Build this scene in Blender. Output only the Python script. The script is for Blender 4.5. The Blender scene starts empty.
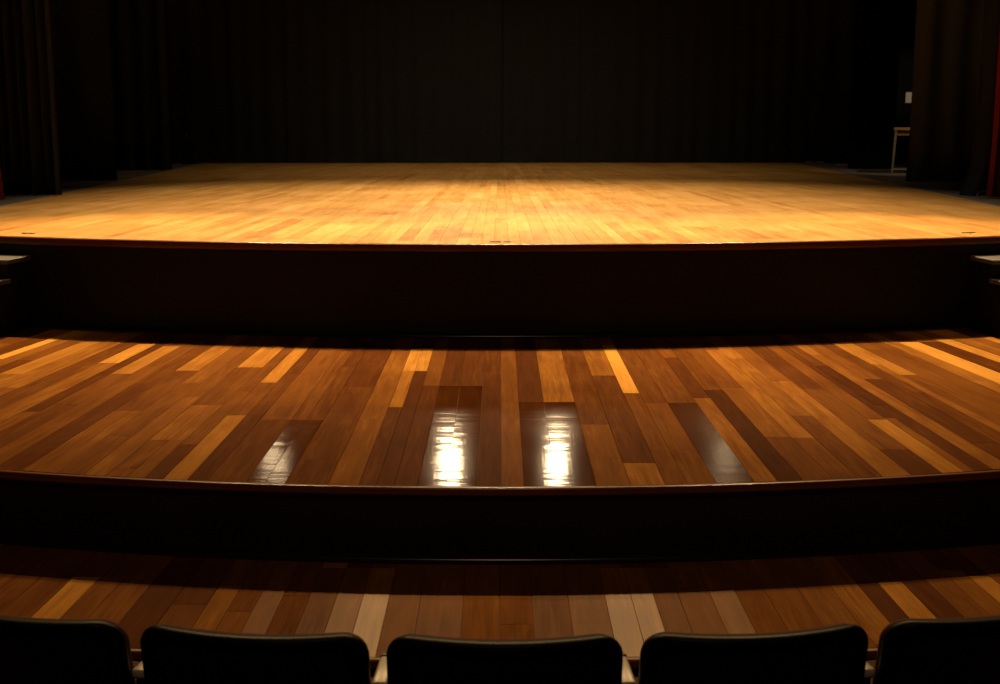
import bpy, bmesh, math, random
from mathutils import Vector, Matrix

random.seed(11)
C = bpy.context.scene.collection
PI = math.pi

# ---------------------------------------------------------------- levels
ZS = 1.24            # stage
ZM = ZS - 0.59       # wide step below the stage
ZL = ZS - 0.90       # lowest step
CAM_Z = ZS + 0.87
F_PX = 1300.0
PITCH = math.atan(242.0 / F_PX)
CP, SP = math.cos(PITCH), math.sin(PITCH)
HALF = 8.0           # half width of the room


def at(x, y, z):
    """floor point seen at a pixel of the photograph"""
    v = (y - 342.0) / F_PX
    u = (x - 500.0) / F_PX
    k = (CAM_Z - z) / (SP + CP * v)
    return (u * k, (CP - SP * v) * k)


def at_y(x, y, Y):
    """point seen at a pixel, at distance Y"""
    v = (y - 342.0) / F_PX
    u = (x - 500.0) / F_PX
    k = Y / (CP - SP * v)
    return (u * k, Y, CAM_Z - k * (SP + CP * v))


def arc(yc, R, lim=4.5):
    def f(X):
        X = min(abs(X), lim)
        return yc - math.sqrt(R * R - X * X)
    return f


y_stage = arc(7.964 + 11.4, 11.4)
y_mid = arc(4.803 + 8.8, 8.8)
y_low = arc(3.93 + 9.8, 9.8)


# ---------------------------------------------------------------- materials
def new_mat(name):
    m = bpy.data.materials.new(name)
    m.use_nodes = True
    nt = m.node_tree
    return m, nt, nt.nodes['Principled BSDF']


def plain(name, col, rough=0.5, metal=0.0, noise=0.0, scale=20.0, spec=0.5, bump=0.0, coat=0.0):
    m, nt, b = new_mat(name)
    b.inputs['Roughness'].default_value = rough
    b.inputs['Metallic'].default_value = metal
    b.inputs['Specular IOR Level'].default_value = spec
    b.inputs['Coat Weight'].default_value = coat
    tc = nt.nodes.new('ShaderNodeTexCoord')
    nz = nt.nodes.new('ShaderNodeTexNoise')
    nz.inputs['Scale'].default_value = scale
    nz.inputs['Detail'].default_value = 4
    nt.links.new(tc.outputs['Object'], nz.inputs['Vector'])
    mx = nt.nodes.new('ShaderNodeMix')
    mx.data_type = 'RGBA'
    k0, k1 = 1 - noise, 1 + noise
    mx.inputs[6].default_value = (col[0] * k0, col[1] * k0, col[2] * k0, 1)
    mx.inputs[7].default_value = (min(1, col[0] * k1), min(1, col[1] * k1), min(1, col[2] * k1), 1)
    nt.links.new(nz.outputs['Fac'], mx.inputs[0])
    nt.links.new(mx.outputs[2], b.inputs['Base Color'])
    if bump:
        bp = nt.nodes.new('ShaderNodeBump')
        bp.inputs['Strength'].default_value = bump
        bp.inputs['Distance'].default_value = 0.002
        nt.links.new(nz.outputs['Fac'], bp.inputs['Height'])
        nt.links.new(bp.outputs['Normal'], b.inputs['Normal'])
    return m


def wood_boards(name, stops, grain=0.35, bump=0.25, blotch=0.25):
    """varnished boards: tone per board (attribute), grain along the board (UV in metres)"""
    m, nt, b = new_mat(name)
    N, L = nt.nodes, nt.links
    uv = N.new('ShaderNodeUVMap')
    uv.uv_map = 'UVMap'
    tone = N.new('ShaderNodeAttribute')
    tone.attribute_name = 'tone'
    gl = N.new('ShaderNodeAttribute')
    gl.attribute_name = 'gloss'
    # fine grain, long along v
    mp = N.new('ShaderNodeMapping')
    mp.inputs['Scale'].default_value = (70, 3.0, 1)
    L.new(uv.outputs['UV'], mp.inputs['Vector'])
    n1 = N.new('ShaderNodeTexNoise')
    n1.inputs['Scale'].default_value = 1.0
    n1.inputs['Detail'].default_value = 5
    n1.inputs['Roughness'].default_value = 0.65
    n1.inputs['Distortion'].default_value = 0.6
    L.new(mp.outputs['Vector'], n1.inputs['Vector'])
    # broad figure
    mp2 = N.new('ShaderNodeMapping')
    mp2.inputs['Scale'].default_value = (16, 1.8, 1)
    L.new(uv.outputs['UV'], mp2.inputs['Vector'])
    n2 = N.new('ShaderNodeTexNoise')
    n2.inputs['Scale'].default_value = 1.0
    n2.inputs['Detail'].default_value = 3
    n2.inputs['Distortion'].default_value = 1.2
    L.new(mp2.outputs['Vector'], n2.inputs['Vector'])
    # worn blotches that cross the boards
    tc = N.new('ShaderNodeTexCoord')
    n3 = N.new('ShaderNodeTexNoise')
    n3.inputs['Scale'].default_value = 2.2
    n3.inputs['Detail'].default_value = 6
    L.new(tc.outputs['Object'], n3.inputs['Vector'])

    def centred(sock, k):
        a = N.new('ShaderNodeMath')
        a.operation = 'MULTIPLY_ADD'
        a.inputs[1].default_value = k
        a.inputs[2].default_value = -k * 0.5
        L.new(sock, a.inputs[0])
        return a.outputs[0]

    def add(a, c):
        q = N.new('ShaderNodeMath')
        q.operation = 'ADD'
        L.new(a, q.inputs[0])
        L.new(c, q.inputs[1])
        return q.outputs[0]
    t = add(tone.outputs['Fac'], centred(n1.outputs['Fac'], grain))
    t = add(t, centred(n2.outputs['Fac'], grain * 0.9))
    t = add(t, centred(n3.outputs['Fac'], blotch))
    rp = N.new('ShaderNodeValToRGB')
    els = rp.color_ramp.elements
    els[0].position, els[0].color = stops[0][0], (*stops[0][1], 1)
    els[1].position, els[1].color = stops[-1][0], (*stops[-1][1], 1)
    for p, c in stops[1:-1]:
        e = els.new(p)
        e.color = (*c, 1)
    L.new(t, rp.inputs['Fac'])
    L.new(rp.outputs['Color'], b.inputs['Base Color'])
    # roughness: per board, plus scuffs
    r = N.new('ShaderNodeMath')
    r.operation = 'MULTIPLY_ADD'
    r.inputs[1].default_value = 0.10
    L.new(n3.outputs['Fac'], r.inputs[0])
    L.new(gl.outputs['Fac'], r.inputs[2])
    L.new(r.outputs[0], b.inputs['Roughness'])
    # boards with fresh varnish reflect, worn ones hardly do
    sa = N.new('ShaderNodeAttribute')
    sa.attribute_name = 'varnish'
    L.new(sa.outputs['Fac'], b.inputs['Specular IOR Level'])
    # slight cupping ripples across the boards
    mp4 = N.new('ShaderNodeMapping')
    mp4.inputs['Scale'].default_value = (1.2, 11.0, 1)
    L.new(uv.outputs['UV'], mp4.inputs['Vector'])
    n4 = N.new('ShaderNodeTexNoise')
    n4.inputs['Scale'].default_value = 1.0
    n4.inputs['Detail'].default_value = 2
    L.new(mp4.outputs['Vector'], n4.inputs['Vector'])
    bp = N.new('ShaderNodeBump')
    bp.inputs['Strength'].default_value = bump
    bp.inputs['Distance'].default_value = 0.004
    L.new(n4.outputs['Fac'], bp.inputs['Height'])
    bp2 = N.new('ShaderNodeBump')
    bp2.inputs['Strength'].default_value = 0.12
    bp2.inputs['Distance'].default_value = 0.0006
    L.new(n1.outputs['Fac'], bp2.inputs['Height'])
    L.new(bp.outputs['Normal'], bp2.inputs['Normal'])
    L.new(bp2.outputs['Normal'], b.inputs['Normal'])
    return m


M_step = wood_boards('varnished_step_boards',
                     [(0.0, (0.040, 0.010, 0.0015)), (0.3, (0.100, 0.030, 0.005)), (0.55, (0.20, 0.073, 0.012)),
                      (0.8, (0.40, 0.175, 0.030)), (1.0, (0.62, 0.31, 0.06))], bump=0.30)
M_stage = wood_boards('worn_stage_boards',
                      [(0.0, (0.34, 0.135, 0.024)), (0.5, (0.58, 0.298, 0.073)), (1.0, (0.74, 0.450, 0.150))],
                      grain=0.8, bump=0.10, blotch=0.8)
M_nose = plain('varnished_edge_wood', (0.15, 0.045, 0.012), 0.28, noise=0.35, scale=6)
M_riser = plain('black_painted_panel', (0.013, 0.012, 0.011), 0.5, noise=0.3, scale=3, spec=0.25)
M_trim = plain('black_gloss_trim', (0.012, 0.010, 0.009), 0.22, noise=0.2)
M_under = plain('dark_subfloor', (0.006, 0.004, 0.003), 0.9, noise=0.2, spec=0.1)
M_wing = plain('grey_painted_wing_floor', (0.22, 0.185, 0.155), 0.42, noise=0.5, scale=5, spec=0.4)
M_strip = plain('pale_threshold_strip', (0.50, 0.36, 0.20), 0.35, noise=0.2)
M_black = plain('black_velour', (0.042, 0.048, 0.052), 0.95, noise=0.3, scale=40, spec=0.12)
M_black2 = plain('black_velour_dim_lit', (0.060, 0.064, 0.066), 0.95, noise=0.3, scale=40, spec=0.12)  # lighter copy of the velour, standing in for faint glow on the backdrop
M_black3 = plain('black_velour_darkened', (0.008, 0.008, 0.008), 0.95, noise=0.3, scale=40, spec=0.08)  # darker copy of the velour, offsetting light from the added wing spots
M_black4 = plain('black_velour_lit', (0.12, 0.135, 0.145), 0.95, noise=0.3, scale=40, spec=0.1)  # lighter copy of the velour, light from the front put into its colour
M_red = plain('dark_red_velvet', (0.30, 0.032, 0.012), 0.85, noise=0.3, scale=30, spec=0.2)
M_wall = plain('dark_wall_paint', (0.004, 0.004, 0.004), 0.9, noise=0.25, scale=2, spec=0.1)
M_ceil = plain('dark_ceiling_paint', (0.008, 0.008, 0.008), 0.9, noise=0.2, scale=2, spec=0.1)
M_floor = plain('auditorium_floor_wood', (0.05, 0.017, 0.006), 0.4, noise=0.4, scale=6)
M_shell = plain('black_seat_shell', (0.006, 0.0055, 0.005), 0.42, noise=0.2, scale=60, spec=0.08)
M_pad = plain('black_padded_vinyl', (0.003, 0.003, 0.003), 0.6, noise=0.3, scale=80, spec=0.3, bump=0.2)
M_cush = plain('maroon_seat_fabric', (0.055, 0.014, 0.007), 0.85, noise=0.3, scale=90, spec=0.2, bump=0.3)
M_steel = plain('black_seat_iron', (0.015, 0.014, 0.014), 0.45, metal=0.4, noise=0.2)
M_arm = plain('pale_armrest_wood', (0.46, 0.41, 0.34), 0.38, noise=0.25, scale=12)
M_cap = plain('dark_armrest_cap', (0.02, 0.015, 0.012), 0.5, noise=0.2)
M_tread = plain('grey_stair_tread', (0.11, 0.107, 0.103), 0.5, noise=0.3, scale=15)
M_alu = plain('worn_aluminium_edge', (0.55, 0.53, 0.50), 0.35, metal=0.8, noise=0.2)
M_tan = plain('tan_table_wood', (0.46, 0.26, 0.10), 0.45, noise=0.3, scale=14)
M_chrome = plain('brushed_table_metal', (0.50, 0.42, 0.33), 0.4, metal=0.5, noise=0.15)
M_plate = plain('cream_switch_plastic', (0.62, 0.52, 0.40), 0.5, noise=0.1)
M_dark = plain('dark_metal', (0.03, 0.028, 0.026), 0.4, metal=0.6, noise=0.2)
M_grey = plain('grey_stand_metal', (0.20, 0.20, 0.21), 0.4, metal=0.7, noise=0.2)
M_cable = plain('grey_cable_rubber', (0.13, 0.12, 0.11), 0.45, noise=0.2)
M_leak = plain('tan_hem_light', (0.45, 0.22, 0.08), 0.6, noise=0.2)  # tan colour stands in for warm light leaking under the backdrop
M_paper = plain('white_paper', (0.6, 0.58, 0.54), 0.7, noise=0.1)


# ---------------------------------------------------------------- helpers
def obj(name, bm, mat, parent=None, smooth=False, angle=None):
    bmesh.ops.recalc_face_normals(bm, faces=bm.faces)
    me = bpy.data.meshes.new(name)
    bm.to_mesh(me)
    bm.free()
    me.materials.append(mat)
    if smooth:
        for p in me.polygons:
            p.use_smooth = True
        if angle is not None:
            me.set_sharp_from_angle(angle=math.radians(angle))
    o = bpy.data.objects.new(name, me)
    C.objects.link(o)
    if parent:
        o.parent = parent
    return o


def empty(name, loc, rz=0.0):
    o = bpy.data.objects.new(name, None)
    o.empty_display_size = 0.1
    o.location = loc
    o.rotation_euler = (0, 0, rz)
    C.objects.link(o)
    return o


def tag(o, label, cat, group=None):
    o['label'] = label
    o['category'] = cat
    if group:
        o['group'] = group
    return o


def structure(o):
    o['kind'] = 'structure'
    return o


def box(bm, lo, hi, bevel=0.0, M=None):
    vs = [bm.verts.new((x, y, z)) for x in (lo[0], hi[0]) for y in (lo[1], hi[1]) for z in (lo[2], hi[2])]
    fs = [(0, 1, 3, 2), (4, 6, 7, 5), (0, 4, 5, 1), (2, 3, 7, 6), (0, 2, 6, 4), (1, 5, 7, 3)]
    faces = [bm.faces.new([vs[i] for i in f]) for f in fs]
    if M is not None:
        for v in vs:
            v.co = M @ v.co
    if bevel:
        es = list({e for f in faces for e in f.edges})
        bmesh.ops.bevel(bm, geom=es, offset=bevel, segments=2, profile=0.5, affect='EDGES')
    return bm


def tube(bm, pts, r, n=10, closed=False):
    pts = [Vector(p) for p in pts]
    rings = []
    up = Vector((0, 0, 1))
    for i, p in enumerate(pts):
        a = pts[i - 1] if (i > 0 or closed) else p
        c = pts[(i + 1) % len(pts)] if (i < len(pts) - 1 or closed) else p
        d = (c - a).normalized()
        s = d.cross(up)
        if s.length < 1e-4:
            s = Vector((1, 0, 0))
        s.normalize()
        t = s.cross(d).normalized()
        rr = r[i] if isinstance(r, (list, tuple)) else r
        rings.append([bm.verts.new(p + (s * math.cos(2 * PI * k / n) + t * math.sin(2 * PI * k / n)) * rr) for k in range(n)])
    m = len(rings)
    for i in range(m if closed else m - 1):
        a, c = rings[i], rings[(i + 1) % m]
        for k in range(n):
            bm.faces.new((a[k], a[(k + 1) % n], c[(k + 1) % n], c[k]))
    if not closed:
        bm.faces.new(rings[0][::-1])
        bm.faces.new(rings[-1])
    return bm


def curve_xs(n=96, half=HALF - 0.012):
    return [-half + 2 * half * i / n for i in range(n + 1)]


def sweep_front(bm, yf, prof, z0):
    """a profile (dy, dz), dy > 0 towards the back, swept along a curved front edge"""
    xs = curve_xs(160)
    rings = []
    for X in xs:
        rings.append([bm.verts.new((X, yf(X) + dy, z0 + dz)) for dy, dz in prof])
    n = len(prof)
    for a, c in zip(rings, rings[1:]):
        for k in range(n):
            bm.faces.new((a[k], a[(k + 1) % n], c[(k + 1) % n], c[k]))
    bm.faces.new(rings[0])
    bm.faces.new(rings[-1][::-1])
    return bm


def platform_body(bm, yf, yb, ztop, zbot):
    xs = curve_xs(96)
    top, bot = [], []
    pts = [(X, yf(X)) for X in xs] + [(X, yb(X)) for X in reversed(xs)]
    for X, Y in pts:
        top.append(bm.verts.new((X, Y, ztop)))
        bot.append(bm.verts.new((X, Y, zbot)))
    n = len(xs)
    for i in range(n - 1):
        j = 2 * n - 1 - i
        bm.faces.new((top[i], top[i + 1], top[j - 1], top[j]))
        bm.faces.new((bot[i], bot[j], bot[j - 1], bot[i + 1]))
    m = 2 * n
    for i in range(m):
        k = (i + 1) % m
        bm.faces.new((top[i], bot[i], bot[k], top[k]))
    return bm


def nose_profile(h=0.048, d=0.005, over=0.018, r=0.010):
    p = [(d, 0.0)]
    for i in range(7):
        a = PI / 2 * i / 6
        p.append((-over + r - r * math.sin(a), -r + r * math.cos(a)))
    for i in range(5):
        a = PI / 2 * i / 4
        p.append((-over + r - r * math.cos(a), -h + r - r * math.sin(a)))
    p.append((d, -h))
    return p


# ---------------------------------------------------------------- boards
class Deck:
    def __init__(self, yf, yb, z, yref, fan, w, tone, gloss, lengths, half=HALF - 0.6, seed=1, gap=0.0005, fan_cap=3.0, linear=False, varnish=0.008):
        self.yf, self.yb, self.z = yf, yb, z
        self.yref, self.k, self.cap, self.linear = yref, fan, fan_cap, linear
        self.w, self.tone, self.gloss, self.lengths, self.half = w, tone, gloss, lengths, half
        self.rng = random.Random(seed)
        self.gap, self.varnish = gap, varnish
        self.traced = []

    def slope(self, x0):
        if self.linear:
            return x0 * self.k
        return self.k * x0 * min(abs(x0), self.cap)

    def X(self, x0, Y):
        return x0 + self.slope(x0) * (self.yref - Y)

    def inv(self, X, Y):
        x0 = X
        for _ in range(40):
            x0 = x0 - 0.5 * (self.X(x0, Y) - X)
        return x0

    def board(self, near, far, tone, gloss=None, varnish=None):
        """near, far: (x_left, x_right, y) in photograph pixels"""
        (nl, nr, ny), (fl, fr, fy) = near, far
        pn, pf = at(nl, ny, self.z), at(fl, fy, self.z)
        qn, qf = at(nr, ny, self.z), at(fr, fy, self.z)
        a = (self.inv(*pn) + self.inv(*pf)) / 2
        b = (self.inv(*qn) + self.inv(*qf)) / 2
        ya = pn[1] if ny < 460 and self.z > ZM - 0.1 else -9
        self.traced.append([a, b, ya, pf[1], tone, gloss, varnish])

    def build(self, name, mat, parent):
        rng = self.rng
        edges = sorted([e for t in self.traced for e in t[:2]])
        merged = []
        for e in edges:
            if merged and e - merged[-1][0] < 0.05:
                merged[-1][1].append(e)
            else:
                merged.append([e, [e]])
        cols = [sum(m[1]) / len(m[1]) for m in merged]
        lo, hi = -self.half, self.half
        cols = [c for c in cols if lo < c < hi]
        full = []
        chain = [lo] + cols + [hi]
        for a, b in zip(chain, chain[1:]):
            full.append(a)
            n = max(1, round((b - a) / self.w))
            if n > 1:
                ws = [rng.uniform(0.82, 1.18) for _ in range(n)]
                s = sum(ws)
                x = a
                for q in ws[:-1]:
                    x += (b - a) * q / s
                    full.append(x)
        full.append(hi)
        bm = bmesh.new()
        uvl = bm.loops.layers.uv.new('UVMap')
        tl = bm.faces.layers.float.new('tone')
        gl = bm.faces.layers.float.new('gloss')
        vl = bm.faces.layers.float.new('varnish')
        for a, b in zip(full, full[1:]):
            mid = (a + b) / 2
            yn = min(self.yf(self.X(a, self.yref)), self.yf(self.X(b, self.yref))) - 0.4
            yb = max(self.yb(self.X(a, self.yref)), self.yb(self.X(b, self.yref))) + 0.4
            mine = sorted([t for t in self.traced if t[0] - 0.02 < mid < t[1] + 0.02], key=lambda t: t[2])
            segs = []
            y = yn
            def fill(y0, y1):
                yy = y0 - rng.uniform(0, self.lengths[0]) if y0 == yn else y0
                while yy < y1 - 1e-4:
                    ln = rng.uniform(*self.lengths)
                    e = yy + ln
                    if y1 - e < self.lengths[0] * 0.6:
                        e = y1
                    segs.append((max(yy, y0), min(e, y1), self.tone(rng), None, None))
                    yy = e
            for t in mine:
                s, e = max(t[2], y), min(max(t[3], y), yb)
                if e - s < 0.05:
                    continue
                if s > y + 0.03:
                    fill(y, s)
                else:
                    s = y
                segs.append((s, e, t[4], t[5], t[6]))
                y = e
            if y < yb:
                fill(y, yb)
            for s, e, tone, gloss, varnish in segs:
                self.one(bm, uvl, tl, gl, vl, a, b, s, e, tone, gloss, varnish)
        return bm

    def one(self, bm, uvl, tl, gl, vl, a, b, s, e, tone, gloss, varnish):
        rng = self.rng
        g = self.gap
        # clip both sides to the curved fronts
        def clip(x0, Y):
            for _ in range(6):
                x = self.X(x0, Y)
                Y2 = min(max(Y, self.yf(x) + 0.006), self.yb(x))
                if abs(Y2 - Y) < 1e-5:
                    break
                Y = Y2
            return Y
        sa, sb, ea, eb = clip(a, s), clip(b, s), clip(a, e), clip(b, e)
        if ea - sa < 0.02 and eb - sb < 0.02:
            return
        tilt = rng.gauss(0, 0.00022)
        pitch = rng.gauss(0, 0.0002)
        lift = rng.uniform(0, 0.0003)
        tone = tone + rng.uniform(-0.03, 0.03)
        gloss = (gloss if gloss is not None else self.gloss(rng))
        if varnish is None:
            varnish = self.varnish if gloss > 0.3 else max(self.varnish, 0.4 * (0.40 - gloss) / 0.30)
        ou, ov = rng.uniform(0, 50), rng.uniform(0, 50)
        c = 0.0008
        def P(x0, Y, dx, dy, dz):
            return (self.X(x0, Y) + dx, Y + dy, self.z + dz)
        zt = [lift + tilt + pitch, lift - tilt + pitch, lift - tilt - pitch, lift + tilt - pitch]
        base = [(a, sa), (b, sb), (b, eb), (a, ea)]
        sg = [(1, 1), (-1, 1), (-1, -1), (1, -1)]
        ring = lambda ins, dz: [bm.verts.new(P(x0, Y, sx * ins, sy * ins, zz + dz)) for (x0, Y), (sx, sy), zz in zip(base, sg, zt)]
        t0 = ring(g + c, 0.0)
        t1 = ring(g, -0.0009)
        t2 = ring(g, -0.006)
        w = b - a
        uv0 = [(0, sa), (w, sb), (w, eb), (0, ea)]
        faces = [(t0, [0, 1, 2, 3])]
        f = bm.faces.new(t0)
        allf = [(f, uv0)]
        for A, B in ((t0, t1), (t1, t2)):
            for k in range(4):
                j = (k + 1) % 4
                f = bm.faces.new((A[k], B[k], B[j], A[j]))
                allf.append((f, [uv0[k], uv0[k], uv0[j], uv0[j]]))
        for f, uvs in allf:
            f[tl] = tone
            f[gl] = gloss
            f[vl] = varnish
            for l, q in zip(f.loops, uvs):
                l[uvl].uv = (q[0] + ou, q[1] + ov)


# ---------------------------------------------------------------- stage
stage = empty('stage', (0, 0, 0))
tag(stage, 'brightly lit curved wooden stage at the top, in front of the black curtains', 'stage')

Y_BACK = 19.0
d = Deck(lambda X: y_stage(X), lambda X: Y_BACK - 0.06, ZS, 8.5, 1 / 24.0, 0.078,
         tone=lambda r: min(1.0, max(0.0, r.gauss(0.52, 0.09))), gloss=lambda r: r.uniform(0.385, 0.46),
         lengths=(0.5, 1.9), half=7.2, seed=5, gap=0.0003, linear=True, varnish=0.22)
for n, f, t in [
    ((241, 262, 238), (292, 306, 219), 0.18), ((285, 300, 239), (318, 330, 222), 0.30),
    ((398, 413, 241), (408, 421, 229), 0.22), ((426, 440, 241), (436, 446, 230), 0.25),
    ((468, 474, 238), (469, 475, 233), 0.30), ((620, 634, 240), (608, 620, 222), 0.30),
    ((650, 664, 240), (636, 650, 230), 0.25), ((714, 735, 238), (698, 710, 227), 0.22),
    ((752, 772, 239), (735, 748, 229), 0.22), ((533, 549, 240), (530, 545, 224), 0.42),
]:
    d.board(n, f, t)
bm = d.build('deck', M_stage, stage)
for s in (-1, 1):
    bmesh.ops.bisect_plane(bm, geom=bm.verts[:] + bm.edges[:] + bm.faces[:], plane_co=(s * 4.13, 0, 0), plane_no=(s, 0, 0), clear_outer=True)
obj('deck', bm, M_stage, stage)
bm = bmesh.new()
platform_body(bm, lambda X: y_stage(X) + 0.010, lambda X: Y_BACK - 0.02, ZS - 0.005, ZM)
obj('riser', bm, M_riser, stage)
bm = bmesh.new()
sweep_front(bm, y_stage, nose_profile(), ZS)
obj('nosing', bm, M_nose, stage, True, 40)
bm = bmesh.new()
q = [(0.012, 0.0), (0.012, 0.028)] + [(0.010 - 0.020 * math.sin(PI / 2 * i / 5), 0.006 + 0.020 * math.cos(PI / 2 * i / 5)) for i in range(6)] + [(-0.010, 0.0)]
sweep_front(bm, y_stage, q, ZM + 0.001)
obj('base_moulding', bm, M_trim, stage, True, 40)
for s in (-1, 1):
    bm = bmesh.new()
    a, b_ = sorted((s * 4.142, s * (HALF - 0.014)))
    ys = 9.3
    box(bm, (a, ys, ZS - 0.006), (b_, Y_BACK - 0.02, ZS - 0.001))
    obj('wing_floor', bm, M_wing, stage)
    bm = bmesh.new()
    a, b_ = sorted((s * 4.128, s * 4.150))
    box(bm, (a, ys, ZS - 0.004), (b_, Y_BACK - 0.05, ZS + 0.003), 0.001)
    obj('edge_strip', bm, M_strip, stage)
    bm = bmesh.new()
    a, b_ = sorted((s * 4.142, s * (HALF - 0.014)))
    box(bm, (a, y_stage(4.6) + 0.05, ZS - 0.006), (b_, 9.3, ZS - 0.0005))
    obj('apron_end', bm, M_stage, stage)

# ---------------------------------------------------------------- wide step
step = empty('stage_step', (0, 0, 0))
tag(step, 'deep varnished step below the stage with two bright lamp reflections', 'step', None)


def tone_step(r):
    t = r.random()
    if t < 0.22:
        return r.uniform(0.24, 0.34)
    if t < 0.80:
        return r.uniform(0.36, 0.52)
    return r.uniform(0.52, 0.68)


d = Deck(lambda X: y_mid(X), lambda X: y_stage(X) + 0.004, ZM, 6.5, 0.021, 0.125,
         tone=tone_step, gloss=lambda r: r.uniform(0.385, 0.46), lengths=(0.7, 2.2), seed=23)
for b_ in [
    ((622.7, 640.5, 393.2), (602, 619.5, 345), 0.97, None),
    ((777.8, 797, 477.4), (705, 725, 390), 0.15, None),
    ((767, 787, 438), (722, 738, 350), 0.64, None),
    ((754, 776.6, 478.5), (693.6, 706, 398), 0.58, None),
    ((712, 750, 477), (669, 696, 403), 0.22, 0.13),
    ((672, 712, 480), (647, 669, 403), 0.46, None),
    ((934.5, 957, 469.7), (870, 886.5, 419.4), 0.76, None),
    ((957, 981, 469), (886.5, 903, 405), 0.24, None),
    ((981, 1001, 467), (814, 829, 355), 0.58, None),
    ((1005, 1035, 386), (898, 917, 342), 0.97, None),
    ((1005, 1025, 366), (935.7, 952, 338.7), 0.88, None),
    ((1010, 1025, 350), (980, 992, 334), 0.88, None),
    ((868, 884, 364.4), (834, 856, 343), 0.78, None),
    ((885, 903, 375), (857, 875, 346), 0.72, None),
    ((867, 885, 418), (825, 846, 366), 0.18, None),
    ((165, 187, 476.7), (228, 245.6, 415.4), 0.74, None),
    ((187, 213, 477), (245.6, 262, 415), 0.24, None),
    ((86.5, 108, 472), (182.5, 200, 397), 0.56, None),
    ((165, 185, 440), (203, 222, 405), 0.58, None),
    ((255, 274, 382.6), (297, 314, 349), 0.74, None),
    ((236, 252.6, 367.4), (266, 282, 346), 0.74, None),
    ((99.4, 119, 363), (137, 156, 344), 0.86, None),
    ((119, 140, 374), (156, 174, 346), 0.70, None),
    ((-4, 8, 359), (43, 56, 338.7), 0.97, None),
    ((0, 22, 374), (80, 101, 342), 0.74, None),
    ((368, 386, 419), (384, 400, 353), 0.57, None),
    ((408, 424.5, 371), (415, 432, 348), 0.86, None),
    ((388, 405, 479), (408, 424.5, 371), 0.24, None),
    ((420, 445, 484), (438, 461, 386), 0.26, 0.05),
    ((445, 475, 484), (461, 484, 386), 0.27, 0.05),
    ((475, 502, 484), (484, 501, 390), 0.26, None),
    ((502, 523, 484), (501, 518, 402), 0.50, None),
    ((523, 553, 484), (519.5, 546, 402), 0.26, 0.05),
    ((553, 594, 484), (546, 576, 402), 0.26, 0.05),
    ((250, 268, 478), (290, 306, 420), 0.27, 0.06),
    ((268, 290, 478), (306, 322, 420), 0.28, 0.06),
]:
    d.board(*b_)
bm = d.build('deck', M_step, step)
obj('deck', bm, M_step, step)
bm = bmesh.new()
platform_body(bm, lambda X: y_mid(X) + 0.010, lambda X: y_stage(X) + 0.008, ZM - 0.005, ZL + 0.0015)
obj('riser', bm, M_riser, step)
bm = bmesh.new()
sweep_front(bm, y_mid, nose_profile(0.034), ZM)
obj('nosing', bm, M_nose, step, True, 40)
bm = bmesh.new()
sweep_front(bm, y_mid, q, ZL + 0.001)
obj('base_moulding', bm, M_trim, step, True, 40)

# ---------------------------------------------------------------- low step
low = empty('stage_step', (0, 0, 0))
tag(low, 'lowest wooden step right behind the row of black theatre seats', 'step')
d = Deck(lambda X: y_low(X), lambda X: y_mid(X) + 0.004, ZL, 4.3, 0.021, 0.115,
         tone=tone_step, gloss=lambda r: r.uniform(0.385, 0.46), lengths=(0.9, 2.4), seed=8)
for b_ in [
    ((22.5, 55, 624), (75, 99, 577), 0.78, None),
    ((55, 88, 624), (99, 120, 577), 0.45, None),
    ((190, 217, 631), (219, 240, 586), 0.56, None),
    ((905, 934, 614), (877.5, 900, 581.5), 0.74, None),
    ((934, 962, 614), (900, 925, 580), 0.26, None),
    ((880, 905, 614), (857, 877.5, 581), 0.24, None),
    ((1005, 1030, 602), (962, 982, 576), 0.74, None),
    ((245, 268, 632), (272, 295, 568), 0.44, 0.42, 0.05),
    ((297, 325, 632), (320, 346, 568), 0.42, 0.42, 0.04),
    ((325, 351, 632), (346, 369, 568), 0.50, 0.42, 0.17),
    ((351, 377, 655), (371, 395, 568), 0.66, 0.38, 0.60),  # lighter tone on this board stands in for a soft reflection
    ((377, 412, 655), (395, 425, 568), 0.44, 0.42, 0.05),
    ((412, 460, 655), (425, 465, 568), 0.46, 0.42, 0.05),
    ((535, 572, 655), (530, 566, 568), 0.44, 0.42, 0.04),
    ((572, 610, 632), (566, 601, 568), 0.44, 0.42, 0.09),
    ((610, 640, 632), (601, 624, 568), 0.60, 0.38, 0.52),  # this board and the next: reflection put into the tone
    ((640, 664, 632), (624, 646, 568), 0.62, 0.38, 0.50),
    ((664, 690, 632), (646, 670, 568), 0.44, 0.42, 0.05),
    ((690, 725, 632), (670, 700, 568), 0.44, 0.42, 0.04),
    ((725, 752, 632), (700, 726, 568), 0.50, 0.42, 0.09),
]:
    d.board(*b_)
bm = d.build('deck', M_step, low)
obj('deck', bm, M_step, low)
bm = bmesh.new()
platform_body(bm, lambda X: y_low(X) + 0.010, lambda X: y_mid(X) + 0.008, ZL - 0.005, 0.0)
M_riser2 = plain('red_brown_stained_panel', (0.030, 0.009, 0.005), 0.5, noise=0.3, scale=3, spec=0.25)
obj('riser', bm, M_riser2, low)
bm = bmesh.new()
sweep_front(bm, y_low, nose_profile(0.034), ZL)
obj('nosing', bm, M_nose, low, True, 40)

# ---------------------------------------------------------------- room shell
def shell(name, lo, hi, mat):
    b = bmesh.new()
    box(b, lo, hi)
    return structure(obj(name, b, mat))


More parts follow.
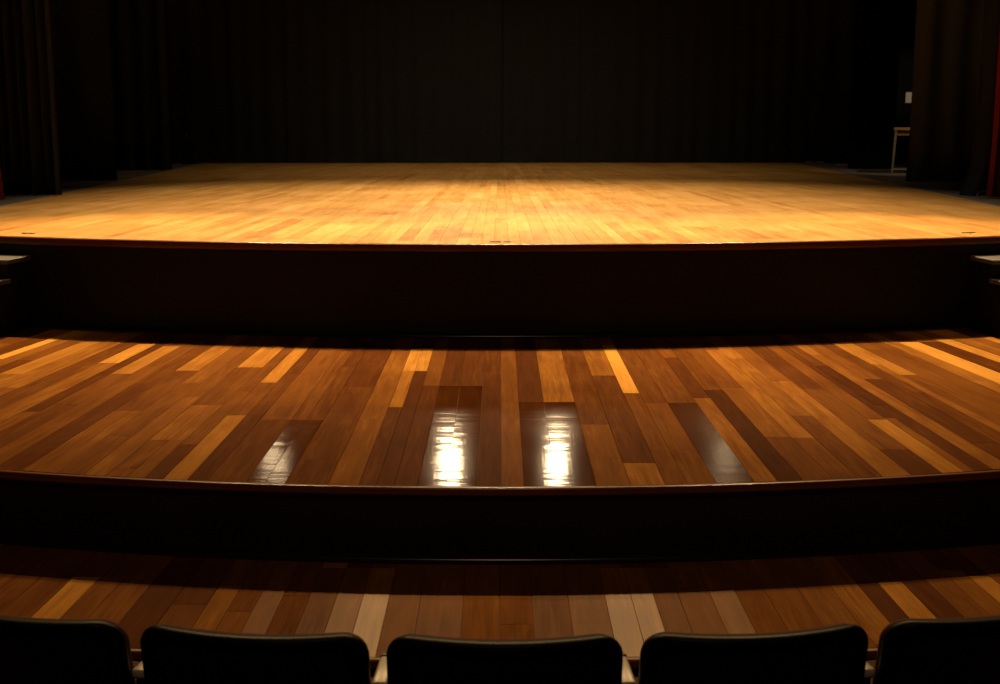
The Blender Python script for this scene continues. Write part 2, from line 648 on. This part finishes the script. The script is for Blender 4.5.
shell('floor', (-HALF, -4.0, -0.12), (HALF, 6.5, 0.0), M_floor)
shell('wall_left', (-HALF - 0.15, -4.0, -0.12), (-HALF, 19.15, 7.5), M_wall)
shell('wall_right', (HALF, -4.0, -0.12), (HALF + 0.15, 19.15, 7.5), M_wall)
shell('wall_back', (-HALF, 19.0, 0.0), (HALF, 19.15, 7.5), M_wall)
shell('wall_front', (-HALF, -4.15, -0.12), (HALF, -4.0, 7.5), M_wall)
shell('ceiling', (-HALF - 0.15, -4.15, 7.5), (HALF + 0.15, 19.15, 7.65), M_ceil)


# ---------------------------------------------------------------- curtains
def curtain(name, x0, x1, Y, folds, mat, top=4.9, amp=0.05, seed=1, flare=0.0, slant=0.0, edge_bias=0.0, inner=None, sharp=1.0):
    """hanging cloth: the fold line along X, deeper and wider towards the hem"""
    rng = random.Random(seed)
    W = x1 - x0
    n = max(24, int(folds * 14))
    # irregular fold phases
    ph, amps = [], []
    for k in range(int(folds) + 2):
        ph.append(rng.uniform(0.75, 1.25))
        amps.append(rng.uniform(0.55, 1.2))
    tot = sum(ph[:int(folds)]) or 1
    marks = [0.0]
    for k in range(int(folds)):
        marks.append(marks[-1] + ph[k] / tot)
    def fold(s):
        for k in range(int(folds)):
            if s <= marks[k + 1] + 1e-9:
                u = (s - marks[k]) / (marks[k + 1] - marks[k])
                v = 0.5 - 0.5 * math.cos(2 * PI * u)
                return -amps[k] * (v ** sharp)
        return 0.0
    zs = [0.006, 0.02, 0.10, 0.3, 0.6, 1.0, 1.6, 2.4, 3.4, top]
    bm = bmesh.new()
    rows = []
    lean = [rng.gauss(0, 0.02) for _ in range(int(folds) + 2)]
    for z in zs:
        h = z / top
        row = []
        for i in range(n + 1):
            s = i / n
            x = x0 + W * s
            x += lean[min(int(s * folds), int(folds))] * (1 - h) * math.sin(PI * s)
            g = math.exp(-z / 0.22)
            if inner == 'left':
                x -= flare * g * (1 - s)
            elif inner == 'right':
                x += flare * g * s
            y = Y + amp * fold(s) * (0.75 + 0.35 * (1 - h)) + 0.01 * math.sin(9 * s + 3 * h)
            if z < 0.05:
                y -= 0.02 * (1 - z / 0.05) * (0.5 + 0.5 * math.sin(31 * s))
            row.append(bm.verts.new((x - (x0 + x1) / 2, y - Y, z)))
        rows.append(row)
    for a, c in zip(rows, rows[1:]):
        for i in range(n):
            bm.faces.new((a[i], a[i + 1], c[i + 1], c[i]))
    bmesh.ops.solidify(bm, geom=bm.faces[:], thickness=0.012)
    o = obj(name, bm, mat, None, True, 60)
    o.location = ((x0 + x1) / 2, Y, ZS)
    return o


XL1 = at(62, 195.5, ZS)
XL2 = at(117, 181, ZS)
XL3 = at(172, 170, ZS)
XR3 = at(848, 169, ZS)
XR2 = at(907, 182, ZS)
XR1 = at(972, 196, ZS)
GL = 'black leg curtains at the stage sides'
# left side
tag(curtain('leg_curtain', XL1[0] - 1.9, XL1[0], XL1[1], 20, M_black, amp=0.07, seed=3, sharp=3.0),
    'nearest black leg curtain with narrow pleats beside the sliver of red curtain', 'curtain', GL)
tag(curtain('leg_curtain', XL2[0] - 2.6, XL2[0], XL2[1], 5, M_black, amp=0.06, seed=4),
    'smooth black leg curtain second from the front, across the stage from the small table', 'curtain', GL)
tag(curtain('leg_curtain', XL3[0] - 2.8, XL3[0], XL3[1], 13, M_black, amp=0.07, seed=6),
    'farthest black leg curtain next to the thin stand, opposite the table side', 'curtain', GL)
# right side
tag(curtain('leg_curtain', XR3[0], XR3[0] + 0.58, XR3[1], 4, M_black3, amp=0.06, seed=9),
    'farthest black leg curtain standing behind the small table', 'curtain', GL)
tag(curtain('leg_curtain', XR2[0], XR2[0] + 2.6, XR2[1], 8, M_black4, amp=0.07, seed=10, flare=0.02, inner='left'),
    'black leg curtain toned lighter as if lit, that hides half of the small table', 'curtain', GL)
tag(curtain('leg_curtain', XR1[0], XR1[0] + 1.6, XR1[1], 7, M_black, amp=0.07, seed=12, flare=0.13, inner='left'),
    'black leg curtain with a flared hem just behind the red curtain and cable', 'curtain', GL)
# backdrop in two panels
GB = 'black backdrop panels across the back of the stage'
tag(curtain('backdrop_curtain', -7.0, 0.02, 18.42, 26, M_black2, amp=0.030, seed=15),
    'large black backdrop panel behind the stage, thin stand near its outer end', 'curtain', GB)
tag(curtain('backdrop_curtain', -0.06, 5.0, 18.50, 19, M_black2, amp=0.030, seed=16),
    'large black backdrop panel behind the stage, small tan light strips at its hem', 'curtain', GB)
# red main curtain, drawn open
XRr = at(990.5, 198, ZS)
XLr = at(1.5, 200, ZS)
GR = 'red main curtain drawn open to both sides'
tag(curtain('main_curtain', XRr[0], XRr[0] + 1.7, XRr[1] + 0.05, 36, M_red, amp=0.06, seed=20, flare=0.03, inner='left'),
    'dark red velvet main curtain drawn open, with a cable loop at its hem', 'curtain', GR)
tag(curtain('main_curtain', XLr[0] - 1.7, XLr[0], XLr[1], 16, M_red, amp=0.10, seed=21, flare=0.035, inner='right'),
    'sliver of dark red main curtain beside the pleated black leg curtain', 'curtain', GR)


# ---------------------------------------------------------------- side stairs
def stairs(side, label):
    # inner back corner of the top tread against the stage front
    X0 = 3.03
    Y0 = y_stage(X0) - 0.02
    phi = math.asin(X0 / 11.4) * 0.75
    root = empty('stage_stairs', (side * X0, Y0, ZM + 0.0012), side * phi)
    tag(root, label, 'stairs', 'dark steps up to the stage at both ends')
    rise, run, wid = 0.118, 0.245, 1.15
    ts = 0.028
    for k in range(4):
        zt = 0.59 - rise * (k + 1)
        y1 = -run * k
        y0 = y1 - run - 0.02
        a, b_ = sorted((0.0, side * wid))
        bm = bmesh.new()
        box(bm, (a, y0, zt - ts), (b_, y1, zt), 0.003)
        t = obj('tread', bm, M_tread, root)
        bm = bmesh.new()
        box(bm, (a - 0.001, y0 - 0.003, zt - 0.007), (b_ + 0.001, y0 + 0.012, zt + 0.0015), 0.001)
        obj('edge_trim', bm, M_alu, t)
        bm = bmesh.new()
        box(bm, (a + 0.012, y0 + 0.02, max(0.0, zt - ts - rise + ts)), (b_ - 0.012, y0 + 0.034, zt - ts))
        obj('riser', bm, M_riser, root)
    for xx in (0.02, wid - 0.05):
        bm = bmesh.new()
        pts = [(0, 0.0)]
        prof = [(0.0, 0.0), (-run * 4 + 0.02, 0.0)]
        for k in (3, 2, 1, 0):
            zt = 0.59 - rise * (k + 1) - ts
            prof.append((-run * (k + 1) + 0.02, zt))
            prof.append((-run * k + 0.02 if k else 0.0, zt))
        a, b_ = sorted((side * xx, side * (xx + 0.03)))
        A = [bm.verts.new((a, y, z)) for y, z in prof]
        B = [bm.verts.new((b_, y, z)) for y, z in prof]
        bm.faces.new(A)
        bm.faces.new(B[::-1])
        for i in range(len(prof)):
            j = (i + 1) % len(prof)
            bm.faces.new((A[i], B[i], B[j], A[j]))
        obj('stringer', bm, M_riser, root)
    return root


stairs(-1, 'grey-treaded steps up to the stage, on the side of the pleated black leg curtain')
stairs(1, 'grey-treaded steps up to the stage, on the side of the small table and red curtain')


# ---------------------------------------------------------------- seats
def rr_outline(w, h, r_top, r_bot, n=8):
    pts = []
    def cor(cx, cz, r, a0):
        for i in range(n + 1):
            a = a0 + PI / 2 * i / n
            pts.append((cx + r * math.cos(a), cz + r * math.sin(a)))
    cor(w / 2 - r_top, h - r_top, r_top, 0)
    cor(-w / 2 + r_top, h - r_top, r_top, PI / 2)
    cor(-w / 2 + r_bot, r_bot, r_bot, PI)
    cor(w / 2 - r_bot, r_bot, r_bot, 3 * PI / 2)
    # dense along the long sides
    out = []
    for i, p in enumerate(pts):
        q_ = pts[(i + 1) % len(pts)]
        L = math.dist(p, q_)
        m = max(1, int(L / 0.04))
        for k in range(m):
            out.append((p[0] + (q_[0] - p[0]) * k / m, p[1] + (q_[1] - p[1]) * k / m))
    return out


def pillow(w, h, rt, rb, layers, z0=0.0):
    """closed cushion from inset rings: layers = [(inset, y)] back to front"""
    out = rr_outline(w, h, rt, rb)
    bm = bmesh.new()
    cz = h / 2
    rings = []
    for ins, y in layers:
        sx, sz = (w / 2 - ins) / (w / 2), (h / 2 - ins) / (h / 2)
        rings.append([bm.verts.new((x * sx, y, z0 + cz + (z - cz) * sz)) for x, z in out])
    n = len(out)
    for a, c in zip(rings, rings[1:]):
        for k in range(n):
            bm.faces.new((a[k], a[(k + 1) % n], c[(k + 1) % n], c[k]))
    for r in (rings[0], rings[-1]):
        cen = bm.verts.new((0, sum(v.co.y for v in r) / n, z0 + cz))
        for k in range(n):
            bm.faces.new((r[k], r[(k + 1) % n], cen))
    return bm


SEAT_R = 5.5
SEAT_Y = 2.962
SEAT_H = 0.809
BW, BH = 0.592, 0.50
SAG = 0.060
LEAN = math.radians(9)


def bend(bm, z0):
    for v in bm.verts:
        z = v.co.z
        v.co.y += SAG * (v.co.x / (BW / 2)) ** 2
        v.co.y -= math.tan(LEAN) * (z - SEAT_H)
    return bm


def make_seat():
    root = empty('theatre_seat', (0, 0, 0))
    zb = SEAT_H - BH
    # hard back shell with a rolled rim and a recessed back panel
    lay = [(0.200, 0.012), (0.12, 0.012), (0.055, 0.012), (0.034, 0.0115), (0.031, 0.010), (0.026, 0.003), (0.018, 0.000), (0.008, 0.003), (0.002, 0.010),
           (0.0, 0.020), (0.001, 0.030), (0.006, 0.036), (0.03, 0.038), (0.2, 0.038)]
    back = obj('backrest', bend(pillow(BW, BH, 0.064, 0.03, lay, zb), zb), M_shell, root, True, 70)
    lay = [(0.2, 0.0095), (0.12, 0.0092), (0.07, 0.0092), (0.045, 0.0100), (0.040, 0.0110), (0.040, 0.0125), (0.2, 0.0125)]
    obj('back_panel', bend(pillow(BW, BH, 0.064, 0.03, lay, zb), zb), M_pad, back, True, 70)
    lay = [(0.2, 0.037), (0.012, 0.037), (0.008, 0.045), (0.010, 0.062), (0.022, 0.078), (0.06, 0.088), (0.12, 0.092), (0.2, 0.094)]
    obj('back_cushion', bend(pillow(BW, BH, 0.064, 0.03, lay, zb), zb), M_cush, root, True, 70)
    # seat
    bm = bmesh.new()
    box(bm, (-0.235, 0.10, 0.40), (0.235, 0.56, 0.475), 0.030)
    obj('seat_cushion', bm, M_cush, root, True, 50)
    bm = bmesh.new()
    box(bm, (-0.225, 0.09, 0.375), (0.225, 0.545, 0.405), 0.010)
    obj('seat_pan', bm, M_shell, root, True, 50)
    # bracket and pedestal
    bm = bmesh.new()
    box(bm, (-0.06, 0.07, 0.33), (0.06, 0.135, 0.42), 0.006)
    obj('back_bracket', bm, M_steel, root)
    bm = bmesh.new()
    tube(bm, [(0, 0.26, 0.012), (0, 0.26, 0.385)], 0.032, 16)
    obj('pedestal', bm, M_steel, root, True, 50)
    bm = bmesh.new()
    box(bm, (-0.10, 0.14, 0.0), (0.10, 0.38, 0.014), 0.004)
    obj('foot_plate', bm, M_steel, root)
    return root


def copy_tree(o, parent=None):
    c = o.copy()
    C.objects.link(c)
    c.parent = parent
    for ch in [k for k in bpy.data.objects if k.parent == o]:
        copy_tree(ch, c)
    return c


STEP = 0.646
seat_labels = [
    'black theatre seat at the left end of the row, cut by the frame',
    'black theatre seat second from the left end of the row',
    'black theatre seat in the middle of the row, right below the two reflections',
    'black theatre seat second from the right end of the row',
    'black theatre seat at the right end of the row, cut by the frame',
]
proto = make_seat()
for i in range(5):
    o = proto if i == 0 else copy_tree(proto)
    phi = ((i - 2) * STEP + 0.012) / SEAT_R
    o.location = (SEAT_R * math.sin(phi), SEAT_Y + SEAT_R * (1 - math.cos(phi)), 0)
    o.rotation_euler = (0, 0, phi)
    tag(o, seat_labels[i], 'seat', 'row of black theatre seats')


def make_arm():
    root = empty('seat_armrest', (0, 0, 0))
    bm = bmesh.new()
    box(bm, (-0.0205, 0.105, 0.634), (0.021, 0.272, 0.660), 0.008)
    pad = obj('arm_pad', bm, M_arm, root, True, 50)
    bm = bmesh.new()
    box(bm, (-0.0215, 0.268, 0.628), (0.0215, 0.286, 0.6615), 0.006)
    obj('end_cap', bm, M_cap, pad, True, 50)
    bm = bmesh.new()
    pr = [(0.11, 0.0), (0.30, 0.0), (0.25, 0.10), (0.22, 0.35), (0.24, 0.61), (0.24, 0.635), (0.12, 0.635), (0.12, 0.61), (0.12, 0.35), (0.13, 0.10)]
    A = [bm.verts.new((-0.014, y, z)) for y, z in pr]
    B = [bm.verts.new((0.014, y, z)) for y, z in pr]
    bm.faces.new(A)
    bm.faces.new(B[::-1])
    for k in range(len(pr)):
        j = (k + 1) % len(pr)
        bm.faces.new((A[k], B[k], B[j], A[j]))
    obj('standard', bm, M_steel, root)
    bm = bmesh.new()
    box(bm, (-0.03, 0.08, 0.0), (0.03, 0.36, 0.012), 0.003)
    obj('foot_plate', bm, M_steel, root)
    return root


arm_labels = [
    'pale armrest between the leftmost two seats of the row, barely showing',
    'pale armrest against the middle seat, on its left, below a bright board',
    'pale armrest against the middle seat, on its right, the palest of the row',
    'pale armrest between the rightmost two seats of the row, barely showing',
]
proto = make_arm()
for i in range(4):
    o = proto if i == 0 else copy_tree(proto)
    phi = ((i - 1.5) * STEP + 0.010) / SEAT_R
    o.location = (SEAT_R * math.sin(phi), SEAT_Y + SEAT_R * (1 - math.cos(phi)), 0)
    o.rotation_euler = (0, 0, phi)
    tag(o, arm_labels[i], 'armrest', 'armrests between the theatre seats')


# ---------------------------------------------------------------- small table half behind the curtain
tx, ty = at(893.5, 174, ZS)
tz = at_y(893.5, 128, ty)[2] - ZS
tb = empty('side_table', (tx, ty, ZS), -0.30)
tag(tb, 'small tan wooden table with thin legs, half hidden behind a black curtain', 'table')
TW, TD = 0.46, 0.40
bm = bmesh.new()
box(bm, (-0.025, -0.02, tz - 0.030), (TW + 0.025, TD + 0.02, tz), 0.005)
obj('tabletop', bm, M_tan, tb)
bm = bmesh.new()
for a, c in (((0.0, 0.004, tz - 0.085), (TW, 0.018, tz - 0.052)), ((0.0, TD - 0.018, tz - 0.085), (TW, TD - 0.004, tz - 0.052)),
             ((0.004, 0.018, tz - 0.085), (0.018, TD - 0.018, tz - 0.052)), ((TW - 0.018, 0.018, tz - 0.085), (TW - 0.004, TD - 0.018, tz - 0.052))):
    box(bm, a, c)
obj('apron', bm, M_tan, tb)
for x in (0.0, TW):
    for y in (0.0, TD):
        bm = bmesh.new()
        sx = -0.018 if x == 0 else 0.018
        tube(bm, [(x + sx, y, 0.0), (x + sx, y, 0.02), (x, y, tz - 0.030)], [0.013, 0.013, 0.016], 10)
        obj('leg', bm, M_chrome, tb, True, 50)
for y in (0.0, TD):
    bm = bmesh.new()
    tube(bm, [(-0.015, y, 0.055), (TW + 0.015, y, 0.055)], 0.010, 10)
    obj('rung', bm, M_chrome, tb, True, 50)

# ---------------------------------------------------------------- switch plate on the far wall
px, _, pz = at_y(910, 97.5, 19.0)
sw = empty('switch_plate', (px, 19.0, pz))
tag(sw, 'cream switch plate on the dark wall above the small table', 'switch')
bm = bmesh.new()
box(bm, (-0.065, -0.012, -0.075), (0.065, 0.0, 0.075), 0.003)
obj('plate', bm, M_plate, sw)
for x in (-0.022, 0.022):
    bm = bmesh.new()
    box(bm, (x - 0.010, -0.024, -0.025), (x + 0.010, -0.010, 0.025), 0.002)
    obj('toggle', bm, M_plate, sw)

# ---------------------------------------------------------------- thin stand by the far left leg
sx_, sy_ = at(187.5, 163.9, ZS)
hz = at_y(187.5, 133, sy_)[2] - ZS
st = empty('microphone_stand', (sx_, sy_, ZS + 0.0015))
tag(st, 'thin dark stand at the back of the stage beside a black leg curtain', 'stand')
bm = bmesh.new()
tube(bm, [(0, 0, 0), (0, 0, 0.012), (0, 0, 0.026)], [0.08, 0.08, 0.03], 20)
obj('base', bm, M_dark, st, True, 40)
bm = bmesh.new()
tube(bm, [(0, 0, 0.02), (0, 0, hz - 0.05)], 0.009, 10)
obj('pole', bm, M_dark, st, True, 40)
bm = bmesh.new()
tube(bm, [(0, 0, hz - 0.055), (0, 0, hz - 0.05), (0, 0, hz - 0.005), (0, 0, hz)], [0.011, 0.014, 0.014, 0.008], 10)
obj('clip', bm, M_grey, st, True, 40)

# ---------------------------------------------------------------- small bits on the floor by the backdrop
def block(name, pxl, y, w, h, dpt, mat, label, cat, group=None, Y=None):
    p = at(pxl, y, ZS)
    if Y:
        p = (at_y(pxl, y, Y)[0], Y)
    b = bmesh.new()
    box(b, (-w / 2, -dpt / 2, 0.0005), (w / 2, dpt / 2, h), min(h, 0.008) * 0.3)
    o = obj(name, b, mat)
    o.location = (p[0], p[1], ZS)
    tag(o, label, cat, group)
    return o


GW = 'tan strips standing for light under the backdrop hem'
block('hem_light_strip', 809, 162.6, 0.105, 0.024, 0.05, M_leak, 'thin tan strip standing for light under the backdrop hem, farther from the table', 'block', GW, 18.36)
block('hem_light_strip', 820, 162.6, 0.105, 0.024, 0.05, M_leak, 'thin tan strip standing for light under the backdrop hem, nearer to the table', 'block', GW, 18.36)
block('paper_scrap', 842, 165.6, 0.12, 0.012, 0.10, M_paper, 'white scrap on the floor by the farthest black leg curtain', 'paper')
block('paper_scrap', 890, 168.2, 0.03, 0.02, 0.03, M_paper, 'tiny white scrap on the floor beside the small table leg', 'paper')

# ---------------------------------------------------------------- floor latches near the stage edge
def latch(pxl, y, label, rz=0.0, s=1.0):
    p = at(pxl, y, ZS)
    root = empty('floor_latch', (p[0], p[1], ZS + 0.0004), rz)
    tag(root, label, 'latch', 'dark metal latches let into the stage edge')
    b = bmesh.new()
    box(b, (-0.065 * s, 0.010, 0.0), (0.005 * s, 0.030, 0.004), 0.001)
    obj('bar', b, M_dark, root)
    b = bmesh.new()
    box(b, (-0.012 * s, -0.020, 0.0), (0.004 * s, 0.030, 0.0045), 0.001)
    obj('bolt', b, M_dark, root)
    b = bmesh.new()
    box(b, (0.022 * s, 0.006, 0.0), (0.068 * s, 0.032, 0.004), 0.001)
    obj('strike_plate', b, M_dark, root)
    return root


latch(500, 242.4, 'dark metal latch let into the middle of the stage edge')
latch(26, 233.8, 'dark metal latch in the stage edge above the grey steps, red curtain sliver side', -0.28, 0.7)
latch(970, 233.2, 'dark metal latch in the stage edge above the grey steps, table side', 0.28, 0.7)

# ---------------------------------------------------------------- cable by the red curtain
cpts = []
for x, y, Y in [(1006, 199.0, 11.66), (996, 198.8, 11.66), (984, 198.0, 11.70), (977.5, 196.6, 11.76), (978, 193.4, 11.82), (983, 191.4, 11.87), (990, 190.8, 11.92), (996, 191.4, 11.96)]:
    p = at_y(x, y, Y)
    cpts.append(Vector((p[0], p[1], max(p[2], ZS + 0.008))))
sm = []
for i in range(len(cpts) - 1):
    p0, p1, p2, p3 = cpts[max(i - 1, 0)], cpts[i], cpts[i + 1], cpts[min(i + 2, len(cpts) - 1)]
    for k in range(6):
        t = k / 6
        sm.append(0.5 * (2 * p1 + (p2 - p0) * t + (2 * p0 - 5 * p1 + 4 * p2 - p3) * t * t + (3 * p1 - p0 - 3 * p2 + p3) * t ** 3))
sm.append(cpts[-1])
bm = bmesh.new()
tube(bm, sm, 0.005, 8)
tag(obj('cable', bm, M_cable, None, True, 60), 'thin grey cable looped on the stage floor at the hem of the red curtain', 'cable')

# ---------------------------------------------------------------- lights
def spot(name, loc, target, power, angle, blend, radius, col):
    l = bpy.data.lights.new(name, 'SPOT')
    l.energy = power
    l.spot_size = math.radians(angle)
    l.spot_blend = blend
    l.shadow_soft_size = radius
    l.color = col
    o = bpy.data.objects.new(name, l)
    o.location = loc
    o.rotation_euler = (Vector(target) - Vector(loc)).to_track_quat('-Z', 'Y').to_euler()
    C.objects.link(o)
    return o


WARM = (1.0, 0.75, 0.47)
# overhead stage lamps
for X in (-0.9, 0.9):
    spot('stage_lamp', (X, 12.5, ZS + 5.9), (X * 1.15, 11.4, ZS), 1550, 67, 0.95, 0.05, WARM)
for X in (-2.3, 2.3):
    spot('stage_lamp', (X, 11.6, ZS + 5.6), (X * 1.08, 9.1, ZS), 680, 58, 1.0, 0.05, WARM)
spot('stage_lamp', (0, 12.3, ZS + 5.6), (0, 11.0, ZS), 480, 56, 1.0, 0.05, (1.0, 0.92, 0.80))
# soft fill added upstage to lift the back floor and curtains
for X in (-1.0, 1.0):
    spot('upstage_fill', (X, 15.4, ZS + 5.2), (X, 16.0, ZS), 170, 92, 1.0, 0.2, WARM)
# overhead lamps that spill over the back of the wide step
for X, pw in ((-2.7, 2500), (0.0, 2400), (2.7, 2500)):
    spot('step_lamp', (X, 11.4, ZS + 5.0), (X * 0.9, 8.0, ZM), pw, 42, 1.0, 0.03, (1.0, 0.62, 0.25))
# and over the front of it and the lowest step
for X, pw in ((-2.7, 1150), (0.0, 1000), (2.7, 1150)):
    spot('step_lamp', (X, 11.4, ZS + 5.8), (X * 0.9, 4.0, ZL), pw, 46, 0.9, 0.03, (1.0, 0.62, 0.25))
# lamps over the ends of the stage front
for X in (-4.4, 4.4):
    spot('end_lamp', (X, 9.0, ZS + 4.6), (X * 0.85, 7.4, ZM), 200, 36, 0.8, 0.03, (1.0, 0.62, 0.25))
# back lamps whose reflections lie on the steps
for X, pw in ((-0.62, 50), (0.72, 50), (-2.85, 5), (2.85, 5)):
    spot('back_lamp', (X, 16.0, ZS + 2.50), (X * 0.4, 5.0, ZM), pw, 26, 0.4, 0.125, (1.0, 0.72, 0.40))
# unseen spots added in the wing to brighten the table and switch plate
spot('wing_fill', (5.35, 14.75, ZS + 1.7), (4.95, 15.75, ZS + 0.35), 30, 46, 0.8, 0.05, (1.0, 0.78, 0.52))
spot('wing_fill', (5.45, 14.75, ZS + 1.9), (5.75, 19.0, ZS + 1.1), 150, 15, 0.8, 0.03, (1.0, 0.84, 0.64))
# dim unseen fill added above the seats to lift the shaded bands
spot('house_fill', (0, -1.0, 7.2), (0, 5.2, ZM), 170, 70, 1.0, 0.4, (1.0, 0.60, 0.34))

w = bpy.data.worlds.new('World')
bpy.context.scene.world = w
w.use_nodes = True
w.node_tree.nodes['Background'].inputs[0].default_value = (0.01, 0.008, 0.006, 1)
w.node_tree.nodes['Background'].inputs[1].default_value = 0.2

# ---------------------------------------------------------------- camera
cam = bpy.data.cameras.new('camera')
cam.sensor_width = 36
cam.lens = 36 * F_PX / 1000.0
cam.clip_start = 0.05
cam.dof.use_dof = True
cam.dof.focus_distance = 6.5
cam.dof.aperture_fstop = 5.6
co = bpy.data.objects.new('camera', cam)
co.location = (0, 0, CAM_Z)
co.rotation_euler = (PI / 2 - PITCH, 0, 0)
C.objects.link(co)
sc = bpy.context.scene
sc.camera = co
sc.view_settings.view_transform = 'Standard'
sc.view_settings.look = 'None'
sc.view_settings.gamma = 1
sc.view_settings.use_curve_mapping = False
sc.view_settings.exposure = 0.0
